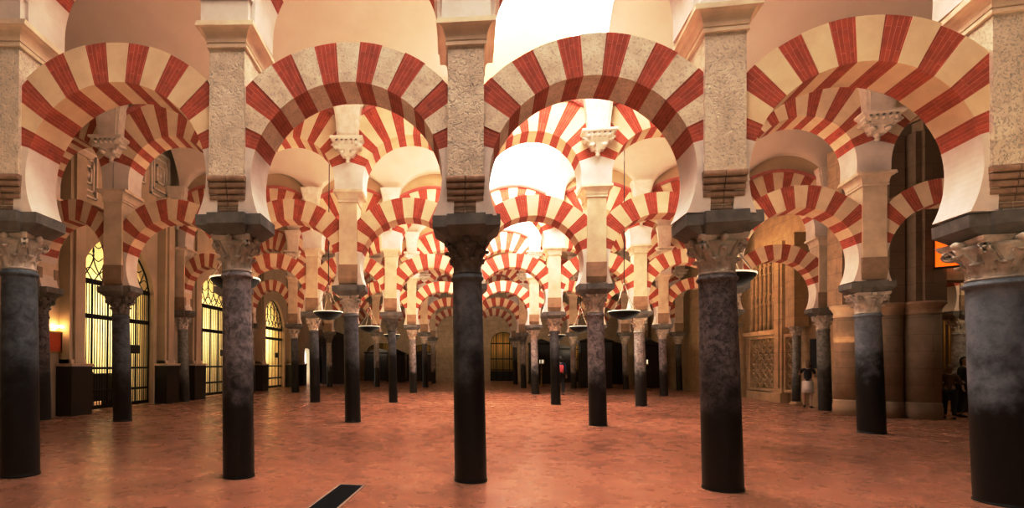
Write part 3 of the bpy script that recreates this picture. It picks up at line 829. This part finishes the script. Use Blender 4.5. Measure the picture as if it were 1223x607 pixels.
# black wooden screens and confessionals standing before the far wall and left wall
def cabinet(x, y, w, h, d, rz, lab):
    t = thing('confessional', lab, 'confessional', (x, y, 0), rz)
    mb = MB(); mb.box(-w / 2, w / 2, -d / 2, d / 2, .12, h - .2); part('body', mb, M['wood'], t)
    mb = MB(); mb.box(-w / 2 - .05, w / 2 + .05, -d / 2 - .05, d / 2 + .05, 0, .12); part('base', mb, M['wood'], t)
    mb = MB(); mb.box(-w / 2 - .03, w / 2 + .03, -d / 2 - .03, d / 2 + .03, h - .2, h - .1, 0, top=(.08, .08)); mb.prism_y([(-w / 2 - .1, h - .1), (w / 2 + .1, h - .1), (0, h + .25)], -d / 2 - .08, d / 2 + .08); part('pediment', mb, M['wood'], t)
    n = max(2, int(w / .7))
    for i in range(n):
        c = -w / 2 + w * (i + .5) / n; mb = MB(); ww = w / n * .4
        mb.box(c - ww, c + ww, -d / 2 - .03, -d / 2, .25, h * .45); mb.box(c - ww, c + ww, -d / 2 - .03, -d / 2, h * .5, h - .35); part('door', mb, M['plinth'], t)
cabinet(-9.9, 38.6, 1.9, 3.6, 1.3, .1, 'tall black wooden confessional near the bright doorway')
cabinet(-8.0, 46.6, 2.6, 2.6, 1.2, 0, 'low black screen at the far left end')
cabinet(-4.4, 46.8, 2.4, 2.4, 1.2, 0, 'black wooden confessional left of the far central bays')
cabinet(-6.2, 43.9, 1.4, 2.5, .9, 0, 'narrow black cupboard standing in the far left aisle')
cabinet(5.5, 43.2, 1.7, 3.3, 1.1, 0, 'tall black confessional right of the central far door')
cabinet(8.2, 36.3, 2.0, 3.2, 1.1, -.05, 'black wooden confessional between the fifth row columns')
cabinet(10.8, 43.4, 2.2, 3.2, 1.1, 0, 'wide black confessional in the far right aisle')
cabinet(12.0, 37.5, 1.4, 3.0, 1.0, -.1, 'narrow black confessional near the right wall')
cabinet(7.6, 46.6, 2.0, 3.0, 1.0, 0, 'black confessional against the far right wall')
def votive(x, y, lab):
    t = thing('votive_stand', lab, 'candle stand', (x, y, 0)); mb = MB()
    mb.lathe([(.22, 0), (.22, .04), (.05, .1), (.03, .9), (.06, 1.0), (.03, 1.1), (.03, 1.5), (.2, 1.55), (.2, 1.6)], 14); part('stand', mb, M['brass'], t)
    mb = MB(); 
    for i in range(5): mb.lathe([(.02, 1.6), (.02, 1.85), (.005, 1.87)], 6, .14 * cos(i * 1.256), .14 * sin(i * 1.256))
    part('candles', mb, M['lamprim'], t)
votive(10.4, 33.0, 'brass candle stand before the dark confessional on the right'); votive(5.0, 38.5, 'brass candle stand in the far aisle right of centre')

# ------------------------------------------------------------------ right side: cathedral masonry
XR = 13.25
mb = MB(); mb.box(XR, XR + .5, 20.2, 49, 0, 10.9); struct('wall_right', mb, [M['carved']])
# masonry mass between second and third rows
mb = MB(); P = [(11.85, 18.25), (12.75, 17.65), (13.9, 17.2), (14.2, 17.8), (13.9, 20.2), (13.2, 20.3), (12.1, 19.0)]
n = len(P); mb.poly([(x, y, 0) for x, y in P] + [(x, y, 10.9) for x, y in P], [(i, (i + 1) % n, n + (i + 1) % n, n + i) for i in range(n)] + [tuple(range(n, 2 * n))])
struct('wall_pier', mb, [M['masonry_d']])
def halfround(x, y, R, lab, z1=3.4, dark=False):
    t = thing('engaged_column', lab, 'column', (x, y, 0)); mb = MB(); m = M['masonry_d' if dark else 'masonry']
    mb.lathe([(R, .5), (R, z1 - .25)], 28); part('shaft', mb, m, t)
    mb = MB(); mb.lathe([(R * 1.08, 0), (R * 1.08, .34), (R * 1.04, .38), (R * 1.05, .43), (R, .5)], 28); part('base', mb, m, t)
    mb = MB(); mb.lathe([(R, z1 - .3), (R * 1.06, z1 - .27), (R, z1 - .23), (R * 1.02, z1 - .15), (R * 1.2, z1 - .02), (R * 1.28, z1), (R * 1.28, z1 + .08)], 28); part('capital', mb, M['corbelp' if dark else 'pier2'], t)
    mb = MB(); mb.box(-R, R, -R * .75, R, z1 + .08, 8.5); mb.box(-R * .6, R * .6, -R, R, z1 + .08, 8.5); part('pilaster', mb, m, t)
halfround(12.0, 18.15, .40, 'plain tan half-round masonry pier between two marble columns, right side')
halfround(12.75, 17.6, .36, 'brown masonry half-column, left one of the pair right of the slate column', dark=True)
halfround(13.45, 17.25, .42, 'brown masonry half-column, right one of the pair beside the dark passage', dark=True)
# lattice relief on the right wall
def lattice(y0, y1, z0, z1, lab, nx, nz):
    t = thing('carved_panel', lab, 'relief panel', (XR, (y0 + y1) / 2, 0)); h = (y1 - y0) / 2
    mb = MB()
    for b in ((-h - .12, -h, z0, z1), (h, h + .12, z0, z1), (-h - .12, h + .12, z0 - .12, z0), (-h - .12, h + .12, z1, z1 + .12)): mb.box(-.2, .02, *b)
    part('frame', mb, M['carved'], t)
    mb = MB(); dy = 2 * h / nx; dz = (z1 - z0) / nz
    for i in range(nx):
        for j in range(nz):
            cy = -h + dy * (i + .5); cz = z0 + dz * (j + .5)
            for (sy, sz) in ((1, 1), (1, -1), (-1, 1), (-1, -1)):
                mb.tube([(-.07, cy, cz + sz * dz / 2), (-.07, cy + sy * dy * .32, cz + sz * dz * .3), (-.07, cy + sy * dy / 2, cz)], .032, 5)
            mb.tube([(-.07, cy + dy * .22 * cos(q * pi / 4), cz + dz * .22 * sin(q * pi / 4)) for q in range(9)], .025, 5)
    part('tracery', mb, M['carved'], t)
lattice(24.3, 26.3, .55, 2.75, 'carved stone lattice panel, larger one low on the right wall', 4, 5)
lattice(22.9, 23.5, .55, 2.75, 'narrow strip of carved lattice beside the slender column', 1, 5)
t = thing('fluted_panel', 'tall fluted stone panel with ribs above the lattice on the right wall', 'relief panel', (XR, 25.3, 0)); mb = MB()
for i in range(7): mb.tube([(-.06, -1.05 + i * .35, 3.15), (-.06, -1.05 + i * .35, 6.6)], .07, 8)
part('ribs', mb, M['carved'], t); mb = MB(); mb.box(-.3, 0, -1.4, 1.4, 2.9, 3.08, 0, top=(.05, .05)); part('ledge', mb, M['carved'], t); mb = MB(); mb.box(-.22, 0, -1.3, 1.3, 0, .38); part('base', mb, M['carved'], t)
mb = MB()
for i in range(6):
    for z in (4.5, 5.8): mb.tube([(-.1, -.875 + i * .35 + .13 * cos(q * pi / 6), z + .2 * sin(q * pi / 6)) for q in range(13)], .028, 5)
part('tracery', mb, M['carved'], t)
t = thing('slender_column', 'slender pale column standing against the carved wall left of the woman', 'column', (12.85, 22.4, 0))
mb = MB(); mb.lathe([(.16, .12), (.145, .3), (.14, 2.75)], 20); part('shaft', mb, SH[6], t)
mb = MB(); mb.lathe([(.24, 0), (.24, .06), (.19, .09), (.2, .12), (.16, .14)], 20); part('base', mb, M['carved'], t)
part('capital', CAPL, None, t, loc=(0, 0, 2.74), sc=(.75, .75, .8))
mb = MB(); mb.box(-.25, .3, -.3, .3, 3.1, 6.8); part('pilaster', mb, M['carved'], t)
t = thing('wall_pilaster', 'tall carved stone pilaster between lattice and slender column', 'pilaster', (XR, 23.9, 0)); mb = MB()
mb.box(-.28, 0, -.3, .3, .4, 6.8); mb.box(-.34, 0, -.14, .14, .6, 6.6); part('shaft', mb, M['carved'], t)
mb = MB(); mb.box(-.42, 0, -.4, .4, 0, .4, 0, top=(-.04, -.04)); part('base', mb, M['carved'], t)
mb = MB(); mb.box(-.02, .02, -.55, .55, 0, 1.15); o = mb.mesh('wall_panel', [M['black']])
t = tag(obj('dark_panel', o, None, (XR - .021, 21.6, 1.45)), 'narrow black panel on the wall above the woman in the white skirt', 'panel')

# room beyond the passage at right
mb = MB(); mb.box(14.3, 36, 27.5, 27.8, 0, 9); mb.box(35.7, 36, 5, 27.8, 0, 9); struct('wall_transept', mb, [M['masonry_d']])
mb = MB(); mb.box(13.9, 36, 10, 27.8, 9, 9.2); struct('ceiling', mb, [M['vault']])
t = thing('gilded_choir_screen', 'gilded screen of vertical rods glowing at the back of the passage', 'screen', (21.0, 26.8, 0)); mb = MB()
for i in range(40): mb.tube([(-4 + i * .21, 0, 1.2), (-4 + i * .21, 0, 4.0 + .5 * abs(sin(i * .4)))], .05, 6)
part('rods', mb, M['gold'], t); mb = MB(); mb.box(-4.2, 4.4, -.3, .3, 0, 1.2); part('base', mb, M['wood'], t)
column(3, 7, 16.75, 20.0, 0, 5, .2, False, 'pale marble column seen through the dark passage at right')
t = thing('masonry_pier', 'cream pier over the pale column inside the passage', 'pier', (16.75, 20.0, 0), 0, 'piers above the columns')
part('pier_body', PIER_N, None, t); part('corbel_block', CORP, None, t); part('cornice', CORN, None, t)
column(3, 8, 19.85, 20.0, 0, 5, .2, False, 'farther pale marble column deep inside the passage')
for xx, lab in ((15.2, 'left'), (18.3, 'right')):
    t = thing('horseshoe_arch', f'striped arch {lab} of the pale column inside the passage', 'arch', (xx, 20, 0), 0, 'lower horseshoe arches')
    part('voussoir_ring', LOWN[0], None, t)
    for s in (-1, 1): part('springer', LLEG[s], None, t)
mb = MB(); mb.box(-.32, .32, -.03, .03, 0, .95); me = mb.mesh('pane', [M['orange']])
t = thing('orange_window', 'small glowing orange window high above the dark passage at right', 'window', (13.72, 16.66, 4.45), -.70)
part('pane', me, None, t); mb = MB()
for b in ((-.37, -.32, -.05, 1.0), (.32, .37, -.05, 1.0), (-.37, .37, .95, 1.0), (-.37, .37, -.05, 0)): mb.box(b[0], b[1], -.06, .06, b[2], b[3])
part('frame', mb, M['wood'], t)
mb = MB(); mb.box(13.3, 15.6, 17.0, 17.6, 4.1, 8.9); struct('wall_passage', mb, [M['masonry']])

# ------------------------------------------------------------------ hanging lamps
def lamp_meshes():
    a = MB(); a.lathe([(.0, -.24), (.08, -.235), (.24, -.19), (.38, -.11), (.46, -.03), (.475, .01)], 32)
    b = MB(); b.lathe([(.47, .012), (.49, .012), (.49, .04), (.30, .05), (.0, .055)], 32)
    c = MB()
    for i in range(4):
        t = i * pi / 2 + .6; c.tube([(.46 * cos(t), .46 * sin(t), .04), (.20 * cos(t), .20 * sin(t), .42), (.05 * cos(t), .05 * sin(t), .85)], .013, 5)
    c.lathe([(.05, .85), (.06, .88), (.02, .93)], 10); 
    d = MB(); d.tube([(0, 0, .9), (0, 0, 7.2)], .012, 6)
    return a.mesh('bowl', [M['black']]), b.mesh('glass_rim', [M['lamprim']]), c.mesh('suspension_cable', [M['cable']]), d.mesh('chain', [M['iron']])
LM = lamp_meshes()
NV = {1: 'first', 2: 'second', 3: 'third', 4: 'fourth'}
for nv in (1, 2, 3, 4):
    for side, k in (('left', 0), ('right', 3)):
        p = blend(nv, k, .47 if side == 'left' else .5, .5)
        t = thing('hanging_lamp', f'round dark hanging lamp with pale rim, {side} one in the {NV[nv]} aisle from the front', 'lamp', (p.x, p.y, 3.22), 0, 'round hanging lamps')
        for nm, me in zip(('bowl', 'glass_rim', 'suspension_cable', 'chain'), LM): part(nm, me, None, t)

# ------------------------------------------------------------------ floor grates
def grate(x, y, L, W, rz, lab):
    t = thing('floor_grate', lab, 'grate', (x, y, 0), rz); mb = MB(); n = int(L / .035)
    mb.box(-W / 2, W / 2, -L / 2, L / 2, .001, .004)
    for i in range(n): yy = -L / 2 + L * (i + .5) / n; mb.box(-W / 2, W / 2, yy - .006, yy + .006, .004, .010)
    part('slots', mb, M['grate'], t); mb = MB()
    for b in ((-W / 2 - .03, -W / 2, -L / 2 - .03, L / 2 + .03), (W / 2, W / 2 + .03, -L / 2 - .03, L / 2 + .03), (-W / 2, W / 2, L / 2, L / 2 + .03), (-W / 2, W / 2, -L / 2 - .03, -L / 2)): mb.box(b[0], b[1], b[2], b[3], .0005, .008)
    part('frame', mb, M['gratef'], t)
grate(-1.545, 5.85, 1.7, .29, -.06, 'long black slotted floor grate in the foreground left of the middle column')
grate(4.53, 5.05, .9, .36, -.06, 'black floor grate at the bottom edge near the rightmost column')

# ------------------------------------------------------------------ people
def skin_mesh(name, verts, edges, radii, mat, root=0, levels=2):
    me = bpy.data.meshes.new(name + '_cage'); me.from_pydata([tuple(v) for v in verts], edges, [])
    o = bpy.data.objects.new(name + '_cage', me); COL.objects.link(o)
    md = o.modifiers.new('Skin', 'SKIN'); sl = me.skin_vertices[0] if me.skin_vertices else None
    for i, r_ in enumerate(radii):
        rr = r_ if isinstance(r_, tuple) else (r_, r_)
        me.skin_vertices[0].data[i].radius = rr; me.skin_vertices[0].data[i].use_root = (i == root)
    md.use_smooth_shade = True
    s = o.modifiers.new('Sub', 'SUBSURF'); s.levels = levels; s.render_levels = levels
    bpy.context.view_layer.update()
    ev = o.evaluated_get(bpy.context.evaluated_depsgraph_get()); out = bpy.data.meshes.new_from_object(ev)
    out.name = name; out.materials.clear(); out.materials.append(mat)
    bpy.data.objects.remove(o); return out
def person(loc, rz, H, label, top, bottom, hair, pose='stand', skirt=False, pack=None, long_sleeve=False):
    t = thing('person', label, 'person', loc, rz, sc=(H / 1.75,) * 3)
    st = .10 if pose == 'stand' else .22
    V = []; E = []; R = []
    def add(p, r_, par=None):
        V.append(Vector(p)); R.append(r_); i = len(V) - 1
        if par is not None: E.append((par, i))
        return i
    pel = add((0, 0, .95), (.135, .10)); wa = add((0, .01, 1.10), (.115, .085), pel); ch = add((0, .01, 1.30), (.14, .10), wa)
    sh = add((0, .01, 1.43), (.09, .07), ch); nk = add((0, .0, 1.50), (.05, .052), sh); hd0 = add((0, -.01, 1.58), (.062, .075), nk)
    hd1 = add((0, -.015, 1.66), (.075, .09), hd0); hd2 = add((0, -.01, 1.72), (.05, .06), hd1)
    hands = []; feet = []
    for s in (-1, 1):
        fwd = -s * st
        hp = add((s * .09, 0, .90), .09, pel); kn = add((s * .10, fwd * .5 - .03, .50), .058, hp); an = add((s * .10, fwd, .09), .036, kn)
        hl = add((s * .10, fwd - .04, .045), .038, an); to = add((s * .115, fwd - .17, .03), (.038, .024), hl); feet.append((s, fwd))
        so = add((s * .165, .01, 1.41), .055, sh)
        if pose == 'raise' and s == 1:
            el = add((s * .26, -.12, 1.22), .040, so); wr = add((s * .24, -.34, 1.33), .025, el); d = Vector((0, -.8, .35)).normalized()
        elif pose == 'hold' or pose == 'raise':
            el = add((s * .25, -.02, 1.15), .040, so); wr = add((s * .15, -.24, 1.17), .026, el); d = Vector((-s * .4, -.8, .1)).normalized()
        else:
            el = add((s * .23, .02, 1.14), .040, so); wr = add((s * .25, -.05 - fwd * .4, .90), .026, el); d = Vector((0, -.15, -1)).normalized()
        pm = add(V[wr] + d * .06, (.034, .018), wr); hands.append((s, V[pm].copy(), d, pm))
    body = skin_mesh('body', V, E, R, M['skin'])
    part('body', body, None, t)
    # fingers are short chains rooted in the palm, joined into the hand mesh
    for (s, c, d, pm) in hands:
        side = d.cross(Vector((0, 1, .2))).normalized() if abs(d.z) > .6 else d.cross(Vector((0, 0, 1))).normalized()
        nrm = d.cross(side); mb = MB()
        for f, ln in ((-1.5, .062), (-.5, .075), (.5, .070), (1.5, .055)):
            b = c + side * f * .018; mb.tube([b, b + d * (.02 + ln * .45), b + d * (.02 + ln * .8) + nrm * .012, b + d * (.02 + ln) + nrm * .028], [.0095, .009, .008, .006], 6)
        b = c - side * .02 - d * .02; mb.tube([b, b - side * .03 + d * .025, b - side * .04 + d * .055], [.011, .010, .007], 6)
        part('fingers', mb, M['skin'], t)
    mb = MB(); mb.tube([(0, -.088, 1.655), (0, -.108, 1.63), (0, -.10, 1.622)], [.008, .013, .01], 6); part('nose', mb, M['skin'], t)
    mb = MB()
    for s in (-1, 1): mb.tube([(s * .03, -.088, 1.66), (s * .03, -.096, 1.66)], [.011, .007], 8)
    mb.tube([(-.02, -.088, 1.597), (0, -.094, 1.595), (.02, -.088, 1.597)], .004, 5); part('face_features', mb, M['eye'], t)
    mb = MB()
    for s in (-1, 1): mb.tube([(s * .078, -.0, 1.62), (s * .088, .008, 1.65), (s * .08, .01, 1.67)], [.01, .016, .01], 6)
    part('ears', mb, M['skin'], t)
    hv = [(0, .02, 1.735), (0, .055, 1.66), (0, .06, 1.56), (0, .055, 1.46)]
    part('hair', skin_mesh('hair', [(0, -.03, 1.73)] + hv, [(0, 1), (1, 2), (2, 3), (3, 4)], [(.055, .05), (.085, .06), (.09, .065), (.075, .045), (.05, .03)], hair, 0), None, t)
    # shirt
    SV = [V[i] + Vector((0, 0, 0)) for i in (pel, wa, ch, sh)]; SR = [(.150, .115), (.130, .10), (.155, .115), (.10, .082)]; SE = [(0, 1), (1, 2), (2, 3)]
    for s, so in ((-1, None), (1, None)):
        idx = [i for i, v in enumerate(V) if abs(v.z - 1.41) < 1e-4 and v.x * s > 0][0]
        SV.append(V[idx]); SR.append(.066); a = len(SV) - 1; SE.append((3, a))
        SV.append(V[idx].lerp(V[idx + 1], 1.0 if long_sleeve else .6)); SR.append(.056); SE.append((a, a + 1))
        if long_sleeve: SV.append(V[idx + 1].lerp(V[idx + 2], .9)); SR.append(.038); SE.append((a + 1, a + 2))
    part('shirt', skin_mesh('shirt', SV, SE, SR, top, 1), None, t)
    if skirt:
        mb = MB(); mb.lathe([(.165, 1.0), (.18, .9), (.19, .75), (.195, .56), (.185, .56), (.17, .9)], 20); part('skirt', mb, bottom, t)
    else:
        PV = [V[pel]]; PR = [(.15, .115)]; PE = []
        for s in (-1, 1):
            idx = [i for i, v in enumerate(V) if abs(v.z - .90) < 1e-4 and v.x * s > 0 and abs(v.x) < .1][0]
            a = len(PV); PV += [V[idx], V[idx + 1], V[idx + 2] + Vector((0, 0, .02))]; PR += [.104, .075, .058]; PE += [(0, a), (a, a + 1), (a + 1, a + 2)]
        part('trousers', skin_mesh('trousers', PV, PE, PR, bottom, 0), None, t)
    for (s, fwd) in feet:
        mb = MB(); mb.tube([(s * .10, fwd + .03, .045), (s * .10, fwd - .04, .05), (s * .115, fwd - .14, .038), (s * .12, fwd - .22, .028)], [.036, .046, .044, .026], 8); part('shoe', mb, M['shoe'], t)
    if pack:
        part('backpack', skin_mesh('backpack', [(0, .17, 1.02), (0, .18, 1.2), (0, .16, 1.38)], [(0, 1), (1, 2)], [(.13, .08), (.15, .09), (.11, .06)], pack, 1), None, t)
    return t
person((12.42, 20.95, 0), 2.6, 1.74, 'woman in black top and white skirt standing beside the right columns', M['black'], M['white'], M['hair'], 'raise', True)
person((4.52, 27.4, 0), 3.05, 1.95, 'visitor with pink backpack walking away between the fourth row columns', M['navy'], M['black'], M['hair_d'], 'walk', False, M['pink'], True)
person((14.15, 17.2, 0), 2.5, 1.6, 'long-haired person in brown standing in the dark passage at right', M['brown'], M['black'], M['hair'], 'hold', False, None, True)
person((15.15, 17.9, 0), .4, 1.85, 'person in black half hidden behind the rightmost front column', M['black'], M['black'], M['hair_d'], 'stand', False, None, True)
t = thing('tripod_stand', 'low black tripod stand beside the brown-clad person in the passage', 'stand', (14.3, 16.8, 0)); mb = MB()
mb.tube([(0, 0, .25), (0, 0, 1.1)], .02, 8); part('pole', mb, M['iron'], t)
for i in range(3):
    mb = MB(); mb.tube([(0, 0, .3), (.38 * cos(i * 2.09), .38 * sin(i * 2.09), .01)], .015, 6); part('leg', mb, M['iron'], t)

# ------------------------------------------------------------------ lights
def area(loc, rot, size, power, col, sy=None):
    l = bpy.data.lights.new('area_light', 'AREA'); l.energy = power; l.color = col; l.shape = 'RECTANGLE' if sy else 'SQUARE'; l.size = size
    if sy: l.size_y = sy
    o = bpy.data.objects.new('area_light', l); COL.objects.link(o); o.location = loc; o.rotation_euler = rot; return o
DOWN = (0, 0, 0); UP = (pi, 0, 0)
NEUT = (1, .93, .84); WARM = (1, .72, .40); AMB = (1, .55, .20); COOL = (.93, .96, 1)
# lanterns
for (r, k) in sorted(SKYB):
    p = blend(r, k, .5, .5); area((p.x, p.y, 13.0), DOWN, 2.6, {1: 520, 2: 1000, 3: 1000}[r], (1, .97, .93), 5.2)
for k in (1, 2):  # unseen front-aisle lanterns, added to light the front row faces
    p = blend(0, k, .5, .5); area((p.x, p.y, 12.9), DOWN, 2.6, 150, (1, .93, .86), 5.2)
# unseen up-lights, added to wash the vaults and soffits, aisle by aisle: warm at the sides, neutral in the middle
for nv in range(0, 7):
    for k in range(-1, 6):
        if k not in NODE[nv] or k + 1 not in NODE[nv]: continue
        p = blend(nv, k, .5, .5)
        cen = k in (1, 2)
        side = k in (-1, 5)
        if nv == 0:
            if cen: continue
            area((p.x, p.y + .6, 2.3), UP, 1.2, {-1: 12, 0: 44, 3: 60, 4: 18, 5: 2}[k], (1, .80, .52)); continue
        if cen:
            area((p.x, p.y, 5.0), UP, 1.4, {1: 46, 2: 62, 3: 66, 4: 52, 5: 30, 6: 26}[nv], (1, .93, .84))
            if nv > 1: area((p.x, p.y, 2.3), UP, 1.2, {2: 14, 3: 30, 4: 30, 5: 18, 6: 16}[nv], (1, .88, .70))
        else:
            e = {1: 36, 2: 52, 3: 54, 4: 42, 5: 26, 6: 14}[nv] * (.62 if side else 1) * (.35 if k == 5 else 1) * (.5 if k == 4 else 1)
            area((p.x + 1.0, p.y + 1.2, 2.3), UP, 1.2, e, (1, .74, .44) if side else (1, .82, .58))
            if nv < 4 and not side: area((p.x, p.y, 5.2), UP, 1.4, {0: 36, 3: 16, 4: 8}[k], (1, .88, .72))
# chapel lights
for i, (ya, yb, sp, ap) in enumerate(OPN[:3]):
    area((XL - .9, (ya + yb) / 2, 3.2), (0, radians(90), 0), 2.2, [240, 240, 260][i], (1, .88, .60), 3.2)
area((17, 22, 8.5), DOWN, 5, 190, (1, .66, .34))
for x in (-7.5, -3.5, 3, 6.8, 10.5): area((x, YF + 1.6, 3.5), (radians(-90) + pi, 0, 0), 1.6, 14, (1, .7, .35))
for x in (-8, -2.5, 3, 8.5): area((x, 44.6, 3.2), (radians(90), 0, 0), 1.5, 34, (1, .80, .55))  # unseen fills turned to the far wall, added to brighten it
area((15.9, 16.4, 5.6), (radians(72), 0, radians(-8)), 1.2, 70, (1, .80, .52))  # unseen fill added to light the column inside the passage
area((11.4, 24.5, 6.8), (0, radians(-60), 0), 1.5, 34, (1, .78, .48), 4)

w = bpy.data.worlds.new('World'); scene.world = w; w.use_nodes = True
w.node_tree.nodes['Background'].inputs[0].default_value = (1, .84, .68, 1); w.node_tree.nodes['Background'].inputs[1].default_value = .05

# ------------------------------------------------------------------ camera
cam = bpy.data.cameras.new('Camera'); co = bpy.data.objects.new('Camera', cam); COL.objects.link(co)
f, cx, cy, yaw, pitch, roll = 635.0, 502.3, 429.1, -.0950, .00776, .00569
cam.sensor_width = 36; cam.lens = f / 1223 * 36; cam.shift_x = (611.5 - cx) / 1223; cam.shift_y = (cy - 303.5) / 1223
fw = Vector((sin(yaw) * cos(pitch), cos(yaw) * cos(pitch), sin(pitch))); rt = Vector((cos(yaw), -sin(yaw), 0)); up = rt.cross(fw)
r2 = rt * cos(roll) + up * sin(roll); u2 = -rt * sin(roll) + up * cos(roll)
co.matrix_world = Matrix(((r2.x, u2.x, -fw.x, .018), (r2.y, u2.y, -fw.y, 0), (r2.z, u2.z, -fw.z, 1.5675), (0, 0, 0, 1)))
cam.clip_end = 300; scene.camera = co
scene.view_settings.view_transform = 'Standard'; scene.view_settings.look = 'None'
scene.view_settings.exposure = 0.1
scene.view_settings.use_curve_mapping = True
_cm = scene.view_settings.curve_mapping; _c = _cm.curves[3]
_c.points.new(.22, .165); _c.points.new(.62, .70); _cm.update()
scene.cycles.max_bounces = 8; scene.cycles.diffuse_bounces = 4
